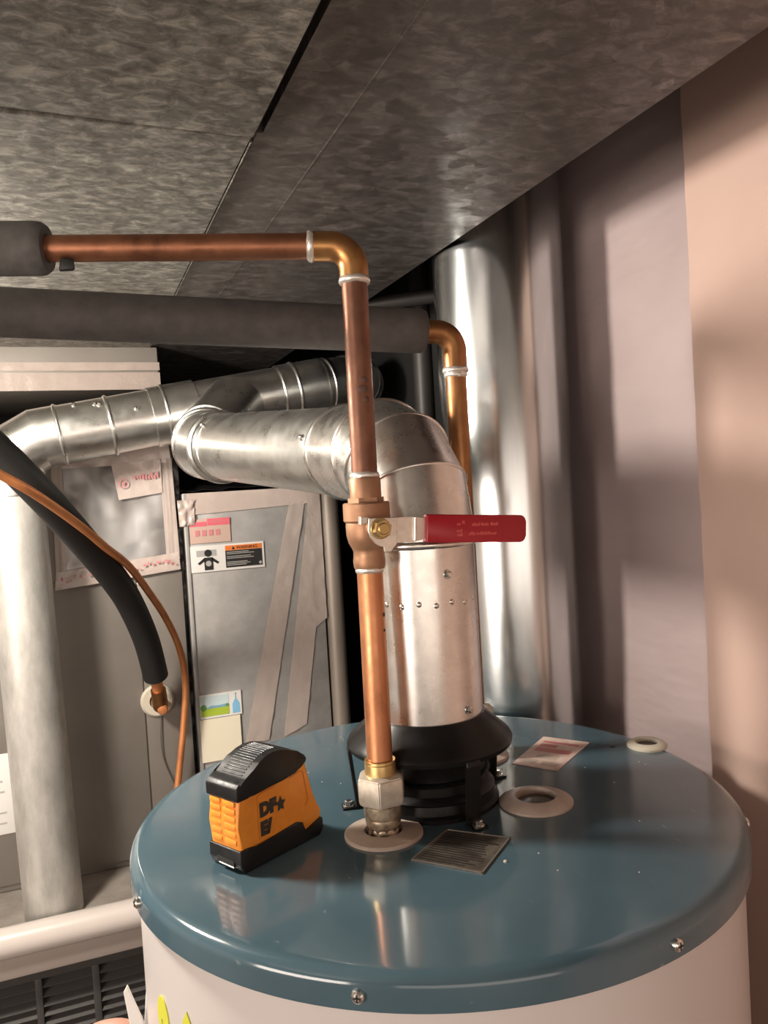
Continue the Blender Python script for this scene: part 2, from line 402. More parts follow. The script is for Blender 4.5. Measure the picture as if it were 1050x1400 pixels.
# plenum drop under the duct at the back left, with a taped lower edge
t = thing('supply_plenum', 'galvanised plenum box with a taped lower edge hanging above the furnace', 'plenum', (-.1, 1.9, 1.97))
bm = new(); bbox(bm, (-.62, 1.681, 1.972), (.176, 2.15, DZ-.002), .003); obj('casing', bm, M_grey, t)
for z0, z1 in ((1.970, 2.004), (2.008, 2.024)):
    bm = new(); sheet(bm, [(-.62, 1.680, z0), (.178, 1.680, z0), (.178, 1.680, z1), (-.62, 1.680, z1)], 60, 4, .004, 35); obj('tape_strip', bm, M_tapedull, t)

# ------------------------------------------------------------------ round duct in the corner
t = thing('round_duct', 'wide shiny round galvanised duct standing in the corner behind the heater', 'duct', (.565, .985, 0))
bm = new(); tube(bm, [(.565, .985, 0), (.565, .985, 2.41)], .089, 64); obj('pipe', bm, M_round, t)
bm = new(); box(bm, (.565-.004, .985+.0885, 0), (.565+.004, .985+.0912, 2.41)); obj('seam', bm, M_round, t)

bm = new(); tube(bm, [(.474, 1.30, 2.060), (.669, 1.215, 2.072)], .012, 20)
tag(obj('dark_conduit', bm, M_pvcdark), 'short dark pipe in the black gap between the overhead duct and the round duct', 'pipe')
bm = new(); tube(bm, [(.66, 1.46, 1.2), (.66, 1.46, 2.40)], .020, 24); tag(obj('dark_standpipe', bm, M_pvcdark), 'dim upright pipe in the gap behind the rear copper pipe', 'pipe')

# ------------------------------------------------------------------ furnace cabinets
V = 1.681
t = thing('furnace_cabinet', 'grey painted furnace cabinet with shiny film over its top, left of the stickered cabinet', 'furnace', (-.1, 1.9, 1.016))
bm = new(); bbox(bm, (-.62, V+.004, 1.016), (.193, 2.15, 1.86), .004); obj('casing', bm, M_grey, t)
bm = new(); bbox(bm, (-.62, V, 1.03), (.104, V+.006, 1.600), .0015); obj('panel', bm, M_grey, t)
bm = new(); bbox(bm, (.1065, V, 1.03), (.195, V+.006, 1.600), .0015); obj('panel', bm, M_grey, t)
bm = new(); sheet(bm, [(-.04, V, 1.600), (.190, V, 1.622), (.184, V, 1.853), (-.028, V, 1.853)], 24, 26, .007, 13); obj('clear_film', bm, M_film, t, 60)
def tape(corners, m=M_tape2, amp=.004, nu=24, nv=4, scale=45, label=None, parent=None):
    bm = new(); sheet(bm, corners, nu, nv, amp, scale); o = obj('tape_strip', bm, m, parent or t, 60)
    if label: tag(o, label)
    return o
y = V-.009
tape([(-.046, y, 1.585), (.192, y, 1.605), (.190, y, 1.640), (-.042, y, 1.620)], M_tape2)
tape([(-.036, y, 1.818), (.187, y, 1.822), (.184, y, 1.864), (-.036, y, 1.858)], M_tape2)
tape([(.166, y, 1.622), (.192, y, 1.626), (.188, y, 1.830), (.164, y, 1.830)], M_tape)
tape([(-.042, y, 1.620), (-.022, y, 1.620), (-.018, y, 1.822), (-.038, y, 1.822)], M_tape)
bm = new(); sheet(bm, [(.082, y-.003, 1.752), (.166, y-.003, 1.762), (.166, y-.003, 1.828), (.072, y-.003, 1.824)], 12, 8, .003, 40); tag(obj('tape_patch', bm, M_tape2, t, 60), 'square of clear tape with red print')
bm = new(); yy = y-.011
# red print on the tape: a ring emblem and broken bars
lathe(bm, [(.0078, 0), (.0094, 0), (.0094, .0005), (.0078, .0005), (.0078, 0)], (.092, yy, 1.784), (0, -1, 0), 20)
lathe(bm, [(0, .0005), (.0036, .0005), (.0036, 0), (0, 0)], (.092, yy, 1.784), (0, -1, 0), 12)
for k in range(9): box(bm, (.112+k*.0055, yy, 1.790+random.uniform(0, .004)), (.1155+k*.0055, yy+.0006, 1.797+random.uniform(0, .008)))
for k in range(26):
    u = -.034+k*.0085
    if .03 < u < .075: continue
    zz = 1.606+u*.09+random.uniform(-.006, .004); box(bm, (u, yy+.002, zz), (u+random.uniform(.002, .007), yy+.0026, zz+random.uniform(.002, .007)))
o = obj('red_print', bm, M_tapeprint, t); o['kind'] = 'stuff'
bm = new(); lathe(bm, [(.033, 0), (.033, .004), (.029, .009), (.016, .009), (.014, .004), (.014, 0)], (.1295, V, 1.343), (0, -1, 0), 32); tag(obj('grommet', bm, M_pale, t), 'cream rubber grommet around the refrigerant line')
bm = new(); lathe(bm, [(0, .004), (.003, .003), (.003, 0)], (.108, V, 1.583), (0, -1, 0), 12); obj('screw', bm, M_pale, t)
bm = new(); bbox(bm, (-.28, V-.0015, 1.130), (-.146, V, 1.284), .0005); po = tag(obj('paper_sheet', bm, M_paper, t), 'white printed paper sheet, cut by the left edge')
bm = new()
for k in range(6): box(bm, (-.20, V-.0022, 1.15+k*.02), (-.158-random.uniform(0, .02), V-.0014, 1.1535+k*.02))
obj('print', bm, M_greyprint, po)
bm = new(); tube(bm, smooth_path([(.1345, V-.004, 1.31), (.131, V-.006, 1.26), (.136, V-.004, 1.215), (.158, V-.006, 1.15)]), .0012, 8); obj('wire', bm, M_wire, t)

# base unit with a louvred door
VB = 1.50
t = thing('louvered_cabinet', 'low dark cabinet with a louvred door below the white pipe, bottom left', 'cabinet', (-.2, 1.8, 0))
bm = new(); bbox(bm, (-.62, VB+.045, .02), (.36, 2.15, .985), .003); obj('casing', bm, M_louver, t)
bm = new(); bbox(bm, (-.62, VB+.03, .985), (.36, 2.15, 1.0155), .002); tag(obj('shelf', bm, M_shelf, t), 'dusty pale top shelf')
bm = new(); bbox(bm, (-.62, VB-.022, .958), (.36, VB+.03, .9938), .002); tag(obj('front_rail', bm, M_rail, t), 'taupe rail')
bm = new(); bbox(bm, (-.62, VB+.010, .928), (.36, VB+.045, .957), .002)
cols = [(-.62, -.532), (-.510, -.422), (-.407, -.319), (-.304, -.216), (-.2035, -.1205), (-.1090, -.0270), (-.0145, .068), (.081, .163), (.176, .258)]
edges = [-.62]+[x for c in cols for x in c]+[.36]
for a, b in zip(edges[::2], edges[1::2]):
    if b-a > .001: bbox(bm, (a, VB+.012, .30), (b, VB+.045, .928), .0015)
obj('door_frame', bm, M_louver, t)
me = None
for ci, (a, b) in enumerate(cols[4:8]):
    for k in range(11):
        zz = .916-k*.0172
        if me is None:
            s = new(); prism(s, [(0, -.005), (.003, -.0065), (.022, .0062), (.0205, .0080)], (0, 0, 0), (0, 1, 0), (0, 0, 1), (1, 0, 0), .084, .0008, 1)
            o = obj('slat', s, M_louver2, t); me = o.data; base = Vector(o['origin'])
        else:
            o = bpy.data.objects.new('slat', me); COL.objects.link(o); o.parent = t
        o.location = Vector((a-.0005, VB+.012, zz))
t2 = None
bm = new(); tube(bm, [(-.62, VB-.016, 1.019), (.36, VB-.016, 1.019)], .0250, 32); tag(obj('drain_pipe', bm, M_pvc), 'white plastic pipe lying along the front edge of the louvred cabinet', 'pipe')

# coil cabinet with stickers
t = thing('coil_cabinet', 'narrow galvanised cabinet with warning label, sticker, note and packing tape', 'cabinet', (.35, 1.9, 1.016))
bm = new(); bbox(bm, (.205, V, 1.016), (.4945, 2.15, 1.757), .004); obj('casing', bm, M_cab, t)
bm = new(); bbox(bm, (.205, V-.004, 1.016), (.213, V+.01, 1.756), .0012); obj('corner_edge', bm, M_cab, t)
y = V-.0015
def label(name, a, b, m, parent, d=.001, lab=None):
    bm = new(); box(bm, (a[0], y-d, a[1]), (b[0], y, b[1])); o = obj(name, bm, m, parent)
    if lab: tag(o, lab)
    return o
tape([(.206, y, 1.712), (.490, y, 1.722), (.492, y, 1.757), (.206, y, 1.757)], M_tape2, .003)
tape([(.3015, y, 1.225), (.352, y, 1.225), (.462, y, 1.726), (.428, y, 1.726)], M_tape, .003, 6, 40)
tape([(.385, y, 1.225), (.436, y, 1.245), (.494, y, 1.60), (.470, y, 1.726)], M_tape, .003, 6, 40)
tape([(.468, y, 1.45), (.496, y, 1.47), (.496, y, 1.75), (.468, y, 1.74)], M_tape, .004, 6, 24)
bm = new(); sheet(bm, [(.196, y-.002, 1.690), (.226, y-.002, 1.692), (.228, y-.002, 1.744), (.194, y-.002, 1.744)], 12, 14, .009, 70); tag(obj('tape_wad', bm, M_tape2, t, 60), 'crumpled shiny tape on the corner')
lb = label('torn_label', (.2156, 1.653), (.2985, 1.703), M_tapebrown, t, .0014, 'torn brown label with a rose band')
bm = new(); box(bm, (.2156, y-.0024, 1.688), (.250, y-.0012, 1.697)); box(bm, (.252, y-.0024, 1.689), (.2985, y-.0012, 1.703)); obj('rose_band', bm, M_taperose, lb)
bm = new()
for k in range(6): box(bm, (.256+k*.0062, y-.0030, 1.6935+random.uniform(0, .002)), (.2600+k*.0062, y-.0022, 1.6985))
for k in range(4): box(bm, (.226+k*.014, y-.0024, 1.668), (.235+k*.014, y-.0012, 1.680))
obj('print', bm, M_tapeprint, lb)
wl = label('warning_label', (.2140, 1.5935), (.3665, 1.6480), M_paper, t, .002, 'white, orange and black warning label with a figure')
yq = y-.002
bm = new(); box(bm, (.285, yq-.0008, 1.5985), (.3620, yq, 1.6335)); obj('black_field', bm, M_black, wl)
bm = new(); box(bm, (.285, yq-.0009, 1.6340), (.3620, yq, 1.6440)); ob = obj('orange_field', bm, M_warnorange, wl)
bm = text_bm('WARNING', .0092, (.308, yq-.0012, 1.6358), (1, 0, 0), (0, 0, 1)); 
prism(bm, [(.2985, 1.6358), (.3055, 1.6358), (.302, 1.6425)], (0, yq-.0009, 0), (1, 0, 0), (0, 0, 1), (0, -1, 0), .0005); obj('lettering', bm, M_black, wl)
bm = new()
for k, (e, zz) in enumerate([(.334, 1.6295), (.345, 1.6262), (.338, 1.6205), (.344, 1.6170), (.330, 1.6090), (.336, 1.6058), (.328, 1.6025)]):
    box(bm, (.2875, yq-.0012, zz), (e, yq-.0006, zz+.0014))
prism(bm, disc_poly(.004, 4, .3575, 1.604), (0, yq-.0006, 0), (1, 0, 0), (0, 0, 1), (0, -1, 0), .0006); obj('small_print', bm, M_greyprint, wl)
bm = new(); box(bm, (.226, yq-.0004, 1.6255), (.267, yq, 1.6385)); obj('grey_cloud', bm, M_greyprint, wl)
bm = new(); prism(bm, disc_poly(.0075, 24, .2495, 1.632), (0, yq-.0004, 0), (1, 0, 0), (0, 0, 1), (0, -1, 0), .0008)
for pl in ([(.241, 1.6230), (.259, 1.6230), (.2590, 1.5970), (.241, 1.5970)], [(.241, 1.6225), (.243, 1.6165), (.231, 1.6085), (.2275, 1.6120)], [(.258, 1.6225), (.2560, 1.6165), (.268, 1.6085), (.2715, 1.6120)]):
    prism(bm, pl, (0, yq, 0), (1, 0, 0), (0, 0, 1), (0, -1, 0), .0008)
obj('figure', bm, M_black, wl)
bm = new(); prism(bm, disc_poly(.0058, 20, .2495, 1.6105), (0, yq-.0006, 0), (1, 0, 0), (0, 0, 1), (0, -1, 0), .0007); obj('grey_disc', bm, M_greyprint, wl)
st = label('picture_sticker', (.2085, 1.2900), (.2985, 1.3400), M_paper, t, .002, 'small sticker with a green meadow and a blue bottle')
bm = new(); box(bm, (.2140, yq-.0006, 1.3100), (.2720, yq, 1.3360)); obj('sky_field', bm, M_sky, st)
bm = new(); box(bm, (.2140, yq-.0007, 1.2945), (.2720, yq, 1.3110)); obj('meadow', bm, M_greenprint, st)
bm = new(); prism(bm, [(.222, 1.3105), (.270, 1.3105), (.266, 1.3165), (.250, 1.3150), (.236, 1.3162)], (0, yq-.0004, 0), (1, 0, 0), (0, 0, 1), (0, -1, 0), .0006); obj('hills', bm, M_hill, st)
bm = new(); prism(bm, disc_poly(.0065, 12, .2195, 1.3130), (0, yq-.0005, 0), (1, 0, 0), (0, 0, 1), (0, -1, 0), .0008); obj('tree', bm, M_tree, st); bm = new(); prism(bm, disc_poly(.0035, 12, .2685, 1.3135), (0, yq-.0005, 0), (1, 0, 0), (0, 0, 1), (0, -1, 0), .0008); obj('tree', bm, M_tree, st)
bm = new(); box(bm, (.2790, yq-.0006, 1.2940), (.2945, yq, 1.3130)); prism(bm, [(.2790, 1.3130), (.2945, 1.3130), (.2895, 1.3225), (.2840, 1.3225)], (0, yq, 0), (1, 0, 0), (0, 0, 1), (0, -1, 0), .0006); obj('bottle', bm, M_bluebottle, st)
bm = new(); box(bm, (.2857, yq-.0006, 1.3225), (.2878, yq, 1.3310)); prism(bm, disc_poly(.002, 8, .287, 1.334), (0, yq, 0), (1, 0, 0), (0, 0, 1), (0, -1, 0), .0006); obj('pump', bm, M_hill, st)
bm = new(); box(bm, (.2105, y-.0035, 1.200), (.2935, y, 1.2885)); tag(obj('paper_note', bm, M_note, t), 'plain cream paper note')
# black film bulging over the top between the two cabinets
bm = new(); sheet(bm, [(.197, V+.03, 1.7575), (.494, V+.03, 1.759), (.494, 2.1, 1.80), (.197, 2.1, 1.90)], 16, 10, .012, 14, (0, 0, 1)); obj('black_film_and_gap', bm, M_blackfilm, t, 60)
bm = new(); sheet(bm, [(.1945, V+.03, 1.03), (.2045, V+.03, 1.03), (.2045, V+.03, 1.86), (.1945, V+.03, 1.86)], 2, 20, .003, 20); obj('black_film_and_gap', bm, M_blackfilm, t, 60)  # black strip stands in for shade in the gap between the cabinets
bm = new(); tube(bm, [(.519, V+.01, 0), (.519, V+.01, 1.79)], .0205, 24); tag(obj('standpipe', bm, M_pvcold), 'dull upright pipe beside the stickered cabinet', 'pipe')

# ------------------------------------------------------------------ furnace vent (behind)
R4 = .0525
t = thing('furnace_vent_pipe', 'bright galvanised vent pipe rising at left and elbowing across to the back', 'vent pipe', (-.081, 1.5625, 1.016))
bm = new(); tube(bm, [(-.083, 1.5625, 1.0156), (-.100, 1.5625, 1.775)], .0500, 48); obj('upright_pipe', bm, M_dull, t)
def zv(u): return 1.866+.165*(u+.071)
S = lambda u: Vector((u, 1.555, zv(u)))
e = bend((-.100, 1.5625, 1.773), (-.101, 1.5585, zv(-.101)), S(-.010), .060, 2)
bm = new(); tube(bm, e, R4+.001, 48); obj('elbow', bm, M_vent, t, 12)
d = (S(.3)-S(0)).normalized()
bm = new(); tube(bm, [S(-.018), S(.150)], R4, 48); obj('pipe_section', bm, M_vent, t, 12)
bm = new(); tube(bm, [S(.145), S(.228)], R4+.0035, 48); obj('collar', bm, M_vent, t, 12)
bm = new(); tube(bm, [S(.222), S(.395)], R4, 48); obj('pipe_section', bm, M_vent, t, 12)
bm = new(); tube(bm, [S(.390), S(.480)], R4+.003, 48); obj('collar', bm, M_vent, t, 12)
e = bend(S(.475), S(.565), (.74, 2.30, 1.96), .10, 3)
bm = new(); tube(bm, e, R4, 48); obj('elbow', bm, M_vent, t, 12)
for u in (-.016, .0712, .149, .170, .226, .391, .420, .478):
    bm = new(); bead(bm, S(u), d, R4+(.0035 if .15 < u < .22 or .4 < u < .47 else .001), .004, .0025); obj('bead', bm, M_vent, t, 60)
for k in range(1, len(e)-1):
    pd = ((e[k+1]-e[k]).normalized()+(e[k]-e[k-1]).normalized()).normalized(); bm = new(); bead(bm, e[k], pd, R4+.001, .0026, .0018, 64); obj('bead', bm, M_vent, t, 60)
for u, a in ((.01, -60), (.045, -50), (.115, -20), (.053, -45)):
    x, yv = frame(d); n = (Vector((0, -1, 0))*math.cos(math.radians(a))-Vector((0, 0, 1))*math.sin(math.radians(a))).normalized()
    screw(t, S(u)+n*R4, n, .0035, M_steel, True)

# ------------------------------------------------------------------ water heater
HX, HY, HZ = .3035, .7053, 1.45
wh = thing('water_heater', 'round water heater with blue enamel lid and white jacket in the foreground', 'water heater', (HX, HY, 0))
bm = new(); lathe(bm, [(0, 0), (.2745, 0), (.2745, 1.440), (0, 1.440)], (HX, HY, 0), seg=128); obj('jacket', bm, M_white, wh)
prof = [(0, 1.4503), (.20, 1.4503), (.268, 1.4500)]+[(.2710+.0098*math.sin(math.radians(a)), 1.4400+.0098*math.cos(math.radians(a))) for a in range(0, 91, 10)]+[(.2810, 1.4262), (.2795, 1.4252), (.2775, 1.4258)]
bm = new(); lathe(bm, prof, (HX, HY, 0), seg=160); obj('lid', bm, M_blue, wh, 40)
for a in (-124.3, -79.1, -170.9, -34, 11, 56, 101, 146):
    screw(wh, pt(HX, HY, a, .2812, 1.436), (math.cos(math.radians(a)), math.sin(math.radians(a)), .05), .0046)
def ring(c, r, ri, h, m, lab):
    bm = new(); lathe(bm, [(r, 0), (r, .0022), (r-.001, .0032), (ri+.004, h), (ri+.0005, h), (ri, h-.002), (ri, 0)], c, seg=48)
    o = obj('port_ring', bm, m, wh); tag(o, lab); return o
P1 = Vector((.2325, .6525, HZ)); P2 = Vector((.3830, .6470, HZ)); P3 = Vector((.5700, .7200, HZ)); P4 = Vector((.3935, .7850, HZ))
ring(P1, .0345, .0165, .0048, M_plastic, 'tan plastic ring around the front copper pipe')
o2 = ring(P2, .0345, .0185, .0072, M_plastic, 'tan plastic ring around an open port'); o3 = ring(P3, .0215, .0125, .0055, M_pale, 'small pale ring near the back of the lid')
ring(P4, .0345, .0165, .0065, M_plastic, 'tan plastic ring around the rear copper pipe')
bm = new(); lathe(bm, [(0, .0035), (.006, .003), (.013, .0012), (.0185, .0008), (.0185, .0002)], P2, seg=32); obj('plug', bm, M_hole, o2)
bm = new(); lathe(bm, [(0, .0012), (.0126, .0012), (.0126, .0002)], P3, seg=32); obj('plug', bm, M_hole, o3)
bm = new(); lathe(bm, [(0, .0008), (.0035, .0008), (.0035, .0003)], (.5366, .737, HZ), seg=16); obj('small_hole', bm, M_black, wh)
def flat(name, pts, m, lab=None, h=.0007, parent=None, z0=HZ+.0003, bev=0.):
    bm = new(); prism(bm, pts, (0, 0, z0), (1, 0, 0), (0, 1, 0), (0, 0, 1), h, bev, 1); o = obj(name, bm, m, parent or wh)
    if lab: tag(o, lab)
    return o
def quad(a, b, c, d, u0, u1, v0, v1):
    a, b, c, d = [Vector(p) for p in (a, b, c, d)]
    f = lambda u, v: tuple((a*(1-u)+b*u)*(1-v)+(d*(1-u)+c*u)*v)
    return [f(u0, v0), f(u1, v0), f(u1, v1), f(u0, v1)]
# pale red-printed label behind the open port
Q = [(.4144, .7452), (.4435, .7036), (.5228, .7597), (.4902, .8036)]
lb = flat('paper_label', Q, M_pinklabel, 'pale label with faded red print, right of the flue')
for (u0, u1, v0, v1) in [(.12, .88, .50, .62), (.12, .50, .66, .76), (.12, .88, .80, .86), (.1, .42, .1, .22), (.55, .9, .1, .2), (.3, .75, .28, .40)]: flat('print', quad(*Q, u0, u1, v0, v1), M_pinkprint if v0 > .45 else M_plastic, None, .0003, lb, HZ+.0009)
Q = [(.2342, .5958), (.2745, .5487), (.3242, .5923), (.2840, .6330)]
lb = flat('foil_label', Q, M_foillabel, 'dark foil label with dense fine print, front of the lid', .001)
bm = new()
for k in range(15):
    v = .07+k*.06
    prism(bm, quad(*Q, .06, .94-random.uniform(0, .25), v, v+.022+.016*random.random()), (0, 0, HZ+.0012), (1, 0, 0), (0, 1, 0), (0, 0, 1), .0003)
obj('print', bm, M_foilprint, lb)
bm = new()
for (u0, u1, v0, v1) in [(0, .022, 0, 1), (.978, 1, 0, 1), (0, 1, 0, .018), (0, 1, .982, 1)]: prism(bm, quad(*Q, u0, u1, v0, v1), (0, 0, HZ+.0011), (1, 0, 0), (0, 1, 0), (0, 0, 1), .0005)
obj('bright_edge', bm, M_foiledge, lb)
bm = new()
for (x, yv, r) in [(.0844, .6255, 0), (.30, .55, 0)]: pass
for k in range(26):
    a = random.uniform(0, 360); rr = random.uniform(.10, .25); p = pt(HX, HY, a, rr, HZ+.0004)
    lathe(bm, [(0, .0007), (.0006, .0004), (.0008, 0)], p, seg=6)
lathe(bm, [(0, .0016), (.0013, .001), (.0016, 0)], (.300, .5585, HZ+.0003), seg=8)
o = obj('dust_specks', bm, M_pale, wh); o['kind'] = 'stuff'
# stickers and a paper tag on the jacket
def patch(name, a0, z0, poly, m, lab=None):
    bm = new(); A = []; B = []
    cx = sum(p[0] for p in poly)/len(poly); cz = sum(p[1] for p in poly)/len(poly)
    def at(p, r): return pt(HX, HY, a0+math.degrees(p[0]/.2745), r, z0+p[1])
    for p in poly: A.append(bm.verts.new(at(p, .2746))); B.append(bm.verts.new(at(p, .2754)))
    c = bm.verts.new(at((cx, cz), .2754)); n = len(poly)
    for i in range(n):
        bm.faces.new((A[i], A[(i+1) % n], B[(i+1) % n], B[i])); bm.faces.new((B[i], B[(i+1) % n], c))
    o = obj(name, bm, m, wh, 40)
    if lab: tag(o, lab)
    return o
patch('sticker', -165.5, 1.352, disc_poly(.012, 20, 0, 0, 1.55), M_yellow, 'yellow oval sticker')
patch('sticker', -156.5, 1.352, [(-.016, -.02), (.016, -.02), (.010, .012), (0, .027), (-.006, .018)], M_yellow, 'yellow pointed sticker')
patch('print_mark', -165.5, 1.346, [(.001, -.010), (.003, -.011), (-.002, .006), (-.0035, .005)], M_decal)
patch('print_mark', -156.0, 1.350, [(-.006, -.008), (.006, -.004), (.006, -.002), (-.006, -.005)], M_decal)
bm = new()
tn = Vector((math.cos(math.radians(172)), math.sin(math.radians(172)), 0))
prism(bm, [(0, 0), (.013, 0), (.0055, .062), (.003, .064)], (.036, .742, 1.258), (-.934, .358, 0), (0, 0, 1), (.358, .934, 0), .003, .0006, 1)
prism(bm, [(0, 0), (.018, .0), (.0255, .060), (.022, .066), (.011, .035)], (.036, .738, 1.258), (-.934, .358, 0), (0, 0, 1), (-.358, -.934, 0), .003, .0006, 1)
tag(obj('paper_tag', bm, M_paper, wh), 'white forked paper tag sticking out at the left of the jacket')
# rubber elbow poking up beside the tag
bm = new(); tube(bm, smooth_path([(-.040, .80, 1.14), (-.036, .80, 1.215), (-.020, .79, 1.250), (.0, .776, 1.262), (.018, .768, 1.258)], 5), [.014]*20+[.014], 20)
tag(obj('rubber_elbow', bm, M_tan), 'small pinkish tan rounded elbow at the bottom edge, left of the white tag', 'pipe')

# ------------------------------------------------------------------ draft hood
dh = thing('draft_hood', 'black metal draft hood standing on legs in the middle of the blue lid', 'draft hood', (HX, HY, HZ))
bm = new(); lathe(bm, [(.050, .086), (.0545, .086), (.0555, .084), (.0775, .064), (.0795, .060), (.0785, .056), (.0760, .056), (.0740, .060), (.0525, .080)], (HX, HY, HZ), seg=72); obj('skirt', bm, M_blackmetal, dh, 40)
bm = new(); lathe(bm, [(.0735, .060), (.056, .052), (.052, .046), (.052, .030), (.048, .030), (.048, .056)], (HX, HY, HZ), seg=64); obj('inner_cone', bm, M_blackmetal, dh, 40)
bm = new(); lathe(bm, [(.064, .0004), (.064, .004), (.060, .006), (.0590, .014), (.0605, .016), (.0590, .018), (.0545, .021), (.0545, .029), (.0565, .031), (.0545, .033), (.048, .034), (.046, .020), (.046, .0004)], (HX, HY, HZ), seg=64); obj('base_collar', bm, M_blackmetal, dh, 40)
for a in (168, -85, 11, 100):
    rd = Vector((math.cos(math.radians(a)), math.sin(math.radians(a)), 0)); tg = Vector((0, 0, 1)).cross(rd); c0 = Vector((HX, HY, HZ))
    th = .002; pl = [(.0600, .0735), (.0785, .0600), (.0800, .0540), (.0740, .0040), (.0748, .0024), (.0880, .0022), (.0880, .0004), (.0722, .0004), (.0715, .0035), (.0770, .0540), (.0765, .0580), (.0590, .0700)]
    bm = new(); prism(bm, pl, c0-tg*.007, rd, (0, 0, 1), tg, .014, .0005, 1); lg = obj('leg', bm, M_blackmetal, dh)
    screw(lg, c0+rd*.0815+Vector((0, 0, .0022)), (0, 0, 1), .0042, M_steel, True)

# ------------------------------------------------------------------ flue of the water heater
fl = thing('flue_pipe', 'galvanised flue rising from the black hood and elbowing towards the furnace vent', 'vent pipe', (HX, HY, 1.534))
RF = .0530
bm = new(); tube(bm, [(HX, HY, 1.534), (HX, HY, 1.700)], RF, 72); obj('upright_pipe', bm, M_flue, fl)
HR, HL = Vector((.299, .8846, 1.7942)), Vector((.2258, 1.2912, 1.828)); dv = (HL-HR).normalized()
cn = Vector((HX, HY, 1.7830))
e = bend((HX, HY, 1.694), cn, HR, .082, 3)
bm = new(); tube(bm, e, RF+.0012, 64); obj('elbow', bm, M_flue, fl, 11)
bm = new(); tube(bm, [HR-dv*.012, HL], RF-.0005, 64); obj('pipe_section', bm, M_vent, fl)
def flue_bead(c, dd, r, wd, h, m=M_flue): b = new(); bead(b, c, dd, r, wd, h, 64); obj('bead', b, m, fl, 60)
flue_bead((HX, HY, 1.6985), (0, 0, 1), RF, .005, .0035); flue_bead((HX, HY, 1.709), (0, 0, 1), RF, .003, .002)
flue_bead(HR-dv*.002, dv, RF, .005, .0035); flue_bead(HR-dv*.020, dv, RF, .003, .002); flue_bead(HL-dv*.030, dv, RF-.001, .003, .0022, M_vent)
for k in range(1, len(e)-1):
    pd = ((e[k+1]-e[k]).normalized()+(e[k]-e[k-1]).normalized()).normalized(); flue_bead(e[k], pd, RF+.002, .0024, .0016)
tee = Vector((.2926, 1.505, 1.918))
e2 = bend(HL-dv*.002, HL+dv*.095, tee, .085, 3)
bm = new(); tube(bm, e2, RF+.003, 64); obj('elbow', bm, M_vent, fl, 11)
flue_bead(HL, dv, RF+.002, .006, .004, M_vent)
for k in range(2, len(e2)-1):
    pd = ((e2[k+1]-e2[k]).normalized()+(e2[k]-e2[k-1]).normalized()).normalized(); flue_bead(e2[k], pd, RF+.004, .0026, .0018, M_vent)
for a, z in ((-85.5, 1.6713), (-69.2, 1.5454), (60, 1.545), (150, 1.672)):
    n = Vector((math.cos(math.radians(a)), math.sin(math.radians(a)), 0)); screw(fl, Vector((HX, HY, z))+n*(RF-.0005), n, .0032, M_steel, True)
for s, a in ((.018, 20), (.03, -150), (.385, 40)):
    x, yv = frame(dv); n = (Vector((-1, 0, 0))*math.cos(math.radians(a))+Vector((0, 0, 1))*math.sin(math.radians(a))); n = (n-dv*n.dot(dv)).normalized()
    screw(fl, HR+dv*s+n*(RF-.0005), n, .003, M_steel, True)
bm = new()   # the overlap crimps half way up
for k in range(7):
    a = -150+k*17
    lathe(bm, [(0, .0007), (.0026, .0002), (.0032, -.001)], pt(HX, HY, a, RF, 1.646-.002*(k % 2)), (math.cos(math.radians(a)), math.sin(math.radians(a)), 0), 8)
o = obj('crimps', bm, M_flue, fl, 60); o['kind'] = 'stuff'

# ------------------------------------------------------------------ front copper pipe with union
cp = thing('copper_pipe', 'front copper water pipe rising from the lid, elbowing left at the top', 'pipe', tuple(P1))
A0, A1 = Vector((.2333, .6538, 1.5100)), Vector((.2405, .6670, 1.9360)); axd = (A1-A0).normalized()
def on(z): return A0+(A1-A0)*((z-A0.z)/(A1.z-A0.z))
RC = .0113
bm = new(); tube(bm, [on(1.508), on(1.690)], RC, 40); tag(obj('lower_riser', bm, M_copper, cp), 'bright orange copper')
bm = new(); tube(bm, [on(1.765), on(1.938)], RC, 40); tag(obj('upper_riser', bm, M_copper_dark, cp), 'dark tarnished copper')
EC = on(1.9640); EL = Vector((-.0085, .7545, 1.9745)); hd = (EL-EC).normalized()
e = bend(on(1.9335), EC, EC+hd*.0345, .021, 10)
bm = new(); tube(bm, e, [RC+.0014]+[RC+.0014]*(len(e)-2)+[RC+.0014], 40); obj('elbow', bm, M_copper_gold, cp, 40)
bm = new(); tube(bm, [EC+hd*.030, EL+hd*.05], RC, 40); obj('branch', bm, M_copper_mid, cp)
def solder(c, d, r, m=M_solder, par=cp):
    bm = new(); lathe(bm, [(r-.002, -.0035), (r+.0008, -.0025), (r+.0016, 0), (r+.0006, .0028), (r-.002, .004)], c, d, 32)
    for v in bm.verts: v.co += Vector(d).normalized()*.0012*noise.noise(v.co*160)
    return obj('solder_ring', bm, m, par, 60)
solder(on(1.9335), axd, RC+.001); solder(EC+hd*.036, hd, RC+.001)
for z in (1.7635,): solder(on(z), axd, RC+.0004)
solder(on(1.6815), axd, RC-.0002)
bm = new()   # scorch blotches
for (z, a, s) in ((1.838, -95, 1.), (1.846, -88, .8), (1.829, -82, .7), (1.6425, -45, .55), (1.629, -48, .4)):
    n = Vector((math.cos(math.radians(a)), math.sin(math.radians(a)), 0)); lathe(bm, [(0, .0006), (.0035*s, .0004), (.005*s, -.0008)], on(z)+n*RC*.99, n, 9)
obj('scorch_marks', bm, M_brown, cp, 60)
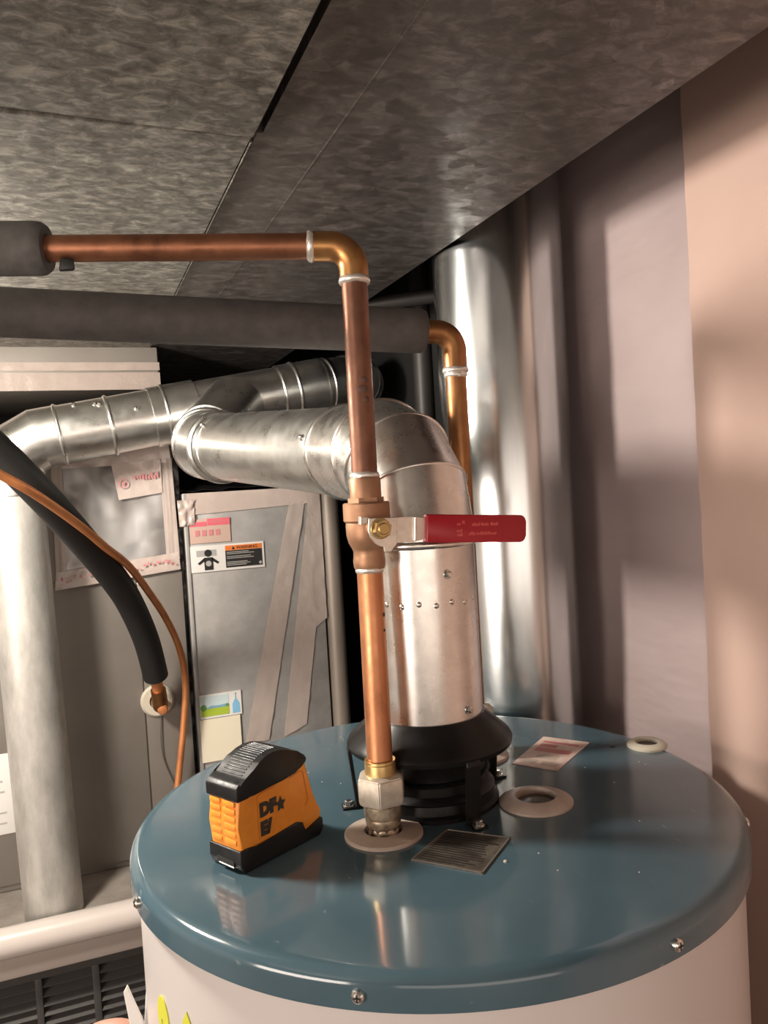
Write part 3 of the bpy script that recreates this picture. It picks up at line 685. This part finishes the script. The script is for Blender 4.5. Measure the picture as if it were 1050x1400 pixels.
# union: brass tail, big hex nut, nipple, threads
U0 = Vector((P1.x+.0004, P1.y+.0004, 0))
bm = new(); lathe(bm, [(RC, 1.5165), (.0136, 1.5165), (.0138, 1.5145), (.0132, 1.5135), (.0136, 1.5120), (.0138, 1.4985), (.0145, 1.4975), (.0145, 1.494), (RC, 1.494)], U0, seg=32); obj('union_tail', bm, M_bolt, cp)
bm = new(); lathe(bm, [(.0135, 1.5045), (.0170, 1.5045), (.0215, 1.5025), (.0222, 1.5005), (.0222, 1.4825), (.0205, 1.4790), (.0150, 1.4790)], U0, seg=6, phase=.62)
bmesh.ops.bevel(bm, geom=[e for e in bm.edges if len(e.link_faces) == 2], offset=.0009, segments=2, affect='EDGES', clamp_overlap=True); tag(obj('union_nut', bm, M_nut, cp, 30), 'large pale hex union nut')
bm = new(); lathe(bm, [(.0145, 1.4800), (.0166, 1.4780), (.0166, 1.4690), (.0155, 1.4665), (.0158, 1.4640), (.0150, 1.4600), (.0130, 1.4575), (.0134, 1.4560)]+[(.0130+.0006*(k % 2), 1.4555-k*.0009) for k in range(9)]+[(.0140, 1.4470)], U0, seg=32); obj('nipple', bm, M_nipple, cp, 30)
bm = new()   # dark jagged stain of old sealing tape above the threads
for k in range(11):
    a = k*360/11
    n = Vector((math.cos(math.radians(a)), math.sin(math.radians(a)), 0)); tq = Vector((-n.y, n.x, 0)); h = random.uniform(.004, .0075)
    prism(bm, [(-.0036, 0), (.0036, 0), (random.uniform(-.001, .001), -h)], Vector((U0.x, U0.y, 1.4605))+n*.0128, tq, (0, 0, 1), n, .0016)
tag(obj('thread_stain', bm, M_brown, cp), 'dark jagged stain')['kind'] = 'stuff'
# ------------------------------------------------------------------ ball valve
bv = thing('ball_valve', 'bronze ball valve with red lever handle on the front copper pipe', 'valve', tuple(on(1.6815)))
VC = on(1.72); vb = Vector((VC.x, VC.y, 0))
bm = new(); lathe(bm, [(RC, 1.7620), (.0130, 1.7620), (.0138, 1.7600), (.0138, 1.7440)], vb, axd if False else (0, 0, 1), 32)
lathe(bm, [(.0138, 1.7445), (.0158, 1.7445), (.0158, 1.7400), (.0138, 1.7400)], vb, seg=6, phase=.3)
lathe(bm, [(.0138, 1.7405), (.0195, 1.7405), (.0205, 1.7392), (.0205, 1.7250), (.0195, 1.7238), (.0186, 1.7232), (.0190, 1.7200), (.0187, 1.7120), (.0172, 1.7055), (.0145, 1.7005), (.0135, 1.6980), (.0137, 1.6930), (.0142, 1.6890), (.0138, 1.6842), (.0128, 1.6822), (RC, 1.6822)], vb, seg=40)
obj('valve_body', bm, M_brass, bv, 35)
stem = Vector((.2369, 0, 1.7185)); yb = vb.y
bm = new(); lathe(bm, [(.0082, 0), (.0082, .0215), (.0060, .0215), (.0060, .026), (0, .026)], (stem.x, yb-.010, stem.z), (0, -1, 0), 24); obj('stem', bm, M_brass, bv)
yl = yb-.0320
tl = -.075
ex = Vector((math.cos(tl), 0, math.sin(tl))); ez = Vector((-math.sin(tl), 0, math.cos(tl))); so = Vector((stem.x, yl, stem.z))
def lv(s, z, yy=0.): return so+ex*s+ez*z+Vector((0, yy, 0))
lever = new()
pl = [(-.0105, .0085), (.0150, .0095), (.0150, -.0125), (.0098, -.0195), (.0040, -.0195), (.0040, -.0150), (-.0005, -.0150), (-.0040, -.0128), (-.0085, -.0080), (-.0110, -.0020)]
prism(lever, pl, so, ex, ez, (0, 1, 0), .0022, .0004, 1)
bbox(lever, (0, 0, 0), (.001, .001, .001), .0002)
lever.free(); lever = new(); prism(lever, pl, so, ex, ez, (0, 1, 0), .0022, .0004, 1)
lo = obj('lever', lever, M_zinc, bv)
bm = new(); prism(bm, [(-.0180, .0095), (-.0095, .0095), (-.0090, .0040), (-.0175, .0035)], so+Vector((0, .0035, 0)), ex, ez, (0, 1, 0), .0022, .0004, 1)
prism(bm, [(-.0182, .0098), (-.0172, .0098), (-.0172, .0030), (-.0182, .0030)], so-Vector((0, .001, 0)), ex, ez, (0, 1, 0), .006, .0003, 1); obj('stop_tab', bm, M_zinc, lo)
bm = new(); prism(bm, [(.0145, .0095), (.0300, .0105), (.0425, .0090), (.0425, -.0085), (.0300, -.0115), (.0145, -.0125)], so+Vector((0, .0006, 0)), ex, ez, (0, -1, 0), -.0022, .0004, 1)
prism(bm, [(.0300, .0100), (.0320, .0100), (.0320, -.0105), (.0300, -.0105)], so-Vector((0, .0022, 0)), ex, ez, (0, 1, 0), .003, .0005, 1); obj('arm', bm, M_zinc, lo)
gp = [(.0405, -.0118)]+[(x, zz) for x, zz in arc((.1312, -.0062), -90, 0, .0056, 5)]+[(x, zz) for x, zz in arc((.1312, .0066), 0, 90, .0056, 5)]+[(.0405, .0122)]
bm = new(); prism(bm, gp, so+Vector((0, .0045, 0)), ex, ez, (0, -1, 0), .0095, .0018, 3); gr = tag(obj('grip', bm, M_red, lo, 40), 'glossy red vinyl grip')
bm = new(); yg = yl-.0050   # worn illegible print: short broken strokes
for (s0, s1, z0) in ((.083, .090, .0025), (.0915, .0985, .0028), (.1010, .1085, .0030), (.0685, .0720, .0030), (.0735, .0760, .0042), (.0800, .0860, -.0055), (.0875, .0940, -.0052), (.0955, .1060, -.0050), (.0685, .0730, -.0030), (.0690, .0740, -.0065)):
    s = s0
    while s < s1:
        h = random.uniform(.0014, .0030); prism(bm, [(s, z0), (s+.0007, z0), (s+.0009, z0+h), (s+.0002, z0+h)], Vector((so.x, yg, so.z)), ex, ez, (0, -1, 0), .0002); s += .0013
obj('worn_print', bm, M_redprint, gr)
bm = new(); lathe(bm, [(.0090, 0), (.0090, .0008), (.0086, .0012), (.0078, .0012)], so, (0, -1, 0), 28); lathe(bm, [(.0082, .0010), (.0082, .0058), (.0074, .0066), (.0052, .0066)], so, (0, -1, 0), 6, .3); tag(obj('hex_nut', bm, M_bolt, bv), 'brass hex nut')
bm = new(); lathe(bm, [(.0050, .0), (.0050, .0080), (.0042, .0088), (0, .0088)], so, (0, -1, 0), 24); obj('stem_end', bm, M_bolt, bv)
# foam sleeve on the left end of the branch
bm = new(); fs = EL+hd*.002; x, yv = frame(hd)
lathe(bm, [(RC+.0005, -.002), (.0195, -.002), (.0222, .002), (.0228, .008), (.0226, .30), (RC+.0005, .30)], EL, hd, 36)
obj_fs = obj('foam_sleeve', bm, M_foam, smooth=40); tag(obj_fs, 'dark grey foam sleeve on the front copper pipe, cut by the left edge', 'pipe insulation')
bm = new(); prism(bm, [(0, 0), (.014, .001), (.013, .010), (.002, .011)], EL-hd*.010+Vector((0, -.002, -.021)), -hd, (0, 0, 1), (0, -1, 0), .008, .002, 2); obj('torn_flap', bm, M_foamblack, obj_fs)

# ------------------------------------------------------------------ rear copper pipe
rp = thing('copper_pipe', 'rear copper pipe behind the flue with a tarnished elbow under the round duct', 'pipe', tuple(P4))
F0, F1 = Vector((-.16, .862, 1.9435)), Vector((.3710, .7985, 1.9150)); fd = (F0-F1).normalized()
B = Vector((.3950, .7880, 1.9140))
e = bend((.3945, .7880, 1.8750), B, B+fd*.034, .021, 10)
bm = new(); tube(bm, e, RC+.0016, 40); obj('elbow', bm, M_copper_old, rp, 40)
bm = new(); tube(bm, [(.3935, .7850, 1.452), (.3945, .7880, 1.880)], RC, 40); obj('riser', bm, M_copper_old, rp)
bm = new(); tube(bm, [B+fd*.028, B+fd*.12], RC, 24); obj('branch', bm, M_copper_old, rp)
solder(Vector((.3945, .7880, 1.8735)), Vector((0, 0, 1)), RC+.0016, par=rp); solder(Vector((.3945, .7880, 1.8685)), Vector((0, 0, 1)), RC+.0002, par=rp)
solder(B+fd*.034, fd, RC+.0010, M_bolt, par=rp)
bm = new(); lathe(bm, [(RC, .060), (.017, .058), (.020, .054), (.020, .030), (.016, .028), (.0145, .008), (.0145, -.003), (RC, -.003)], P4, seg=24); obj('union', bm, M_nut, rp)
bm = new(); lathe(bm, [(RC+.0006, 0), (.0215, 0), (.0232, .003), (.0235, .02), (.0235, .56), (RC+.0006, .56)], B+fd*.0345, fd, 40)
tag(obj('foam_sleeve', bm, M_foam2, smooth=40), 'long brown-grey foam sleeve on the rear copper pipe, crossing below the duct', 'pipe insulation')

# ------------------------------------------------------------------ refrigerant lines
rl = thing('refrigerant_line', 'thick black insulated refrigerant line curving down to the cream grommet', 'refrigerant line', (.1253, 1.60, 1.34))
pb = [(-.1197, 1.218, 1.8576), (-.0918, 1.2383, 1.8278), (-.0411, 1.2806, 1.7636), (.0132, 1.3638, 1.6848), (.0528, 1.4319, 1.6222), (.0803, 1.4942, 1.5681), (.1076, 1.5556, 1.4891), (.1236, 1.600, 1.4102)]
bm = new(); tube(bm, smooth_path(pb, 8), .0235, 32); obj('foam_tube', bm, M_foamblack, rl, 40)
bm = new(); tube(bm, [(.119, 1.582, 1.432), (.1285, 1.618, 1.372)], .011, 24); obj('copper_stub', bm, M_line, rl)
e = bend((.1275, 1.614, 1.380), (.1315, 1.630, 1.342), (.1300, V-.001, 1.342), .018, 8)
bm = new(); tube(bm, e, .0145, 28); obj('elbow', bm, M_copper_old, rl, 40)
bm = new(); lathe(bm, [(0, .003), (.008, .001), (.0105, -.003)], (.1335, 1.614, 1.338), (-.1, -1, -.15), 16); tag(obj('copper_patch', bm, M_line, rl), 'paler orange copper patch on the elbow')  # disc in a paler copper than the elbow
ptn = [(-.1177, 1.1728, 1.8177), (-.0905, 1.1937, 1.7969), (-.0577, 1.2124, 1.7745), (-.0239, 1.2518, 1.7456), (.0130, 1.3006, 1.7104), (.0411, 1.3529, 1.6796), (.0784, 1.4228, 1.6404), (.1136, 1.5036, 1.5846), (.1454, 1.5641, 1.5262), (.1704, 1.6055, 1.4616), (.1816, 1.6306, 1.3928), (.176, 1.6402, 1.3103), (.157, 1.6428, 1.1912), (.1395, 1.6457, 1.0941)]
bm = new(); tube(bm, smooth_path(ptn, 8), .0066, 20); tag(obj('copper_line', bm, M_line, smooth=40), 'thin orange copper line running along the black insulated line and down', 'refrigerant line')

# ------------------------------------------------------------------ tape measure
FR = Vector((.1058, .6361, HZ)); ax = Vector((.8768, .4808, 0)); aw = Vector((-.4808, .8768, 0)); az = Vector((0, 0, 1))
tm = thing('tape_measure', 'orange and black tape measure standing on the blue lid', 'tape measure', tuple(FR+ax*.045+aw*.02))
def P(s, t_, z): return FR+ax*s*.001+aw*t_*.001+az*z*.001
def mm(p): return [(a*.001, b*.001) for a, b in p]
body = [(0, 17), (-1.2, 38), (.5, 62), (18, 65), (47, 66), (66, 68), (73.5, 73.5), (76.5, 66), (81, 36), (84, 29), (90, 25), (91.5, 21), (91, 14.6), (69, 8.5), (68, 18.2), (61, 21), (43, 19.5), (18, 17)]
bm = new(); prism(bm, mm(body), P(0, 1.5, 0), ax, az, aw, .037, .0035, 3); obj('shell', bm, M_orange, tm, 35)
top = [(-1.6, 58.5), (-2, 69), (1.5, 72.5), (9, 74.5), (16, 79.5), (23, 84), (31, 87.4), (39, 89), (48, 88.6), (57, 86), (66, 81.5), (74, 76), (76.6, 72), (75.5, 69.5), (70, 65.8), (62, 63.5), (47, 61.6), (32, 61), (17, 61), (10, 58.8)]
bm = new(); prism(bm, mm(top), P(0, -.2, 0), ax, az, aw, .0404, .0040, 3); tb = obj('top_bumper', bm, M_rubber, tm, 35)
bm = new()
for k in range(15):
    s = 11+k*2.5
    zz = next(p[1]+(q[1]-p[1])*(s-p[0])/(q[0]-p[0]) for p, q in zip(top[2:], top[3:]) if p[0] <= s <= q[0])
    prism(bm, mm([(s-.7, zz-1.6), (s+.7, zz-1.2), (s+.5, zz+.75), (s-.5, zz+.55)]), P(0, 7, 0), ax, az, aw, .026, .0003, 1)
o = obj('grip_rib', bm, M_rubber, tb); o['kind'] = 'stuff'
bot = [(1, 1.5), (3, 0), (86, 0), (90, 2.5), (92, 6), (91.6, 15), (80, 12.2), (69.5, 8.8), (68.4, 18.2), (61, 21), (43, 19.6), (18, 17.2), (6, 19.5), (-1.8, 19), (-2, 8)]
bm = new(); prism(bm, mm(bot), P(0, -.1, 0), ax, az, aw, .0402, .0028, 3); bb = obj('base_bumper', bm, M_rubber, tm, 35)
bm = new()
for k in range(6):
    z = 22.5+k*6.2
    prism(bm, [(.023, z*.001), (.0365, z*.001), (.0365, (z+4.6)*.001), (.023, (z+4.6)*.001)], P(-1.6, 0, 0), aw, az, -ax, -.004, .0012, 2)
    prism(bm, [(.0045, z*.001), (.0195, z*.001), (.0195, (z+4.8)*.001), (.0045, (z+4.8)*.001)], P(-2.0, 0, 0), aw, az, -ax, -.004, .0013, 2)
obj('front_ridge', bm, M_orange, tm, 35)
bm = new(); prism(bm, [(.008, .0052), (.029, .0056), (.029, .0100), (.008, .0096)], P(-2.6, 0, 0), aw, az, ax, .001); obj('blade_slot', bm, M_black, bb)
bm = new(); prism(bm, [(.008, .0042), (.027, .0046), (.027, .0058), (.008, .0054)], P(-2.9, 0, 0), aw, az, ax, .002, .0003, 1); obj('blade_tip', bm, M_zinc, bb)
# side emblem: worn letters, star, panel outline
bm = new(); prism(bm, mm([(20.5, 39.2), (36, 41.6), (36.5, 54.6), (21, 52.2)]), P(0, 1.45, 0), ax, az, aw, -.0002)
bm.free()
side = P(0, 1.2, 0)
bm = text_bm('DF', .0145, side+ax*.0218+az*.0395, ax, az, .0003, .0011); merge(bm, text_bm('E/', .0145, side+ax*.0218+az*.0240, ax, az, .0003, .0011)); obj('worn_lettering', bm, M_decal, tm)
bm = new(); sp = []
for k in range(10): a = math.radians(90+36*k); r = .0068 if k % 2 == 0 else .0035; sp.append((.0445+r*math.cos(a)*.85, .0425+r*math.sin(a)))
prism(bm, sp, side, ax, az, -aw, .0003); obj('star_mark', bm, M_decal, tm)
def outline(bm, pts, wdt, o, d=.0003, closed=True):
    n = len(pts)
    for i in range(n if closed else n-1):
        a, b = Vector(pts[i]), Vector(pts[(i+1) % n]); q = (b-a).normalized(); nn = Vector((-q.y, q.x))*wdt
        prism(bm, [tuple(a-nn), tuple(b-nn), tuple(b+nn), tuple(a+nn)], o, ax, az, -aw, d)
bm = new(); outline(bm, mm([(19.5, 21), (19.5, 56.5), (24, 58.5), (38, 59.5)]), .00025, side, closed=False); outline(bm, mm([(56, 60.5), (68, 63), (72, 61), (76, 36), (72, 31)]), .0003, side, closed=False)
obj('panel_line', bm, M_orangegroove, tm)
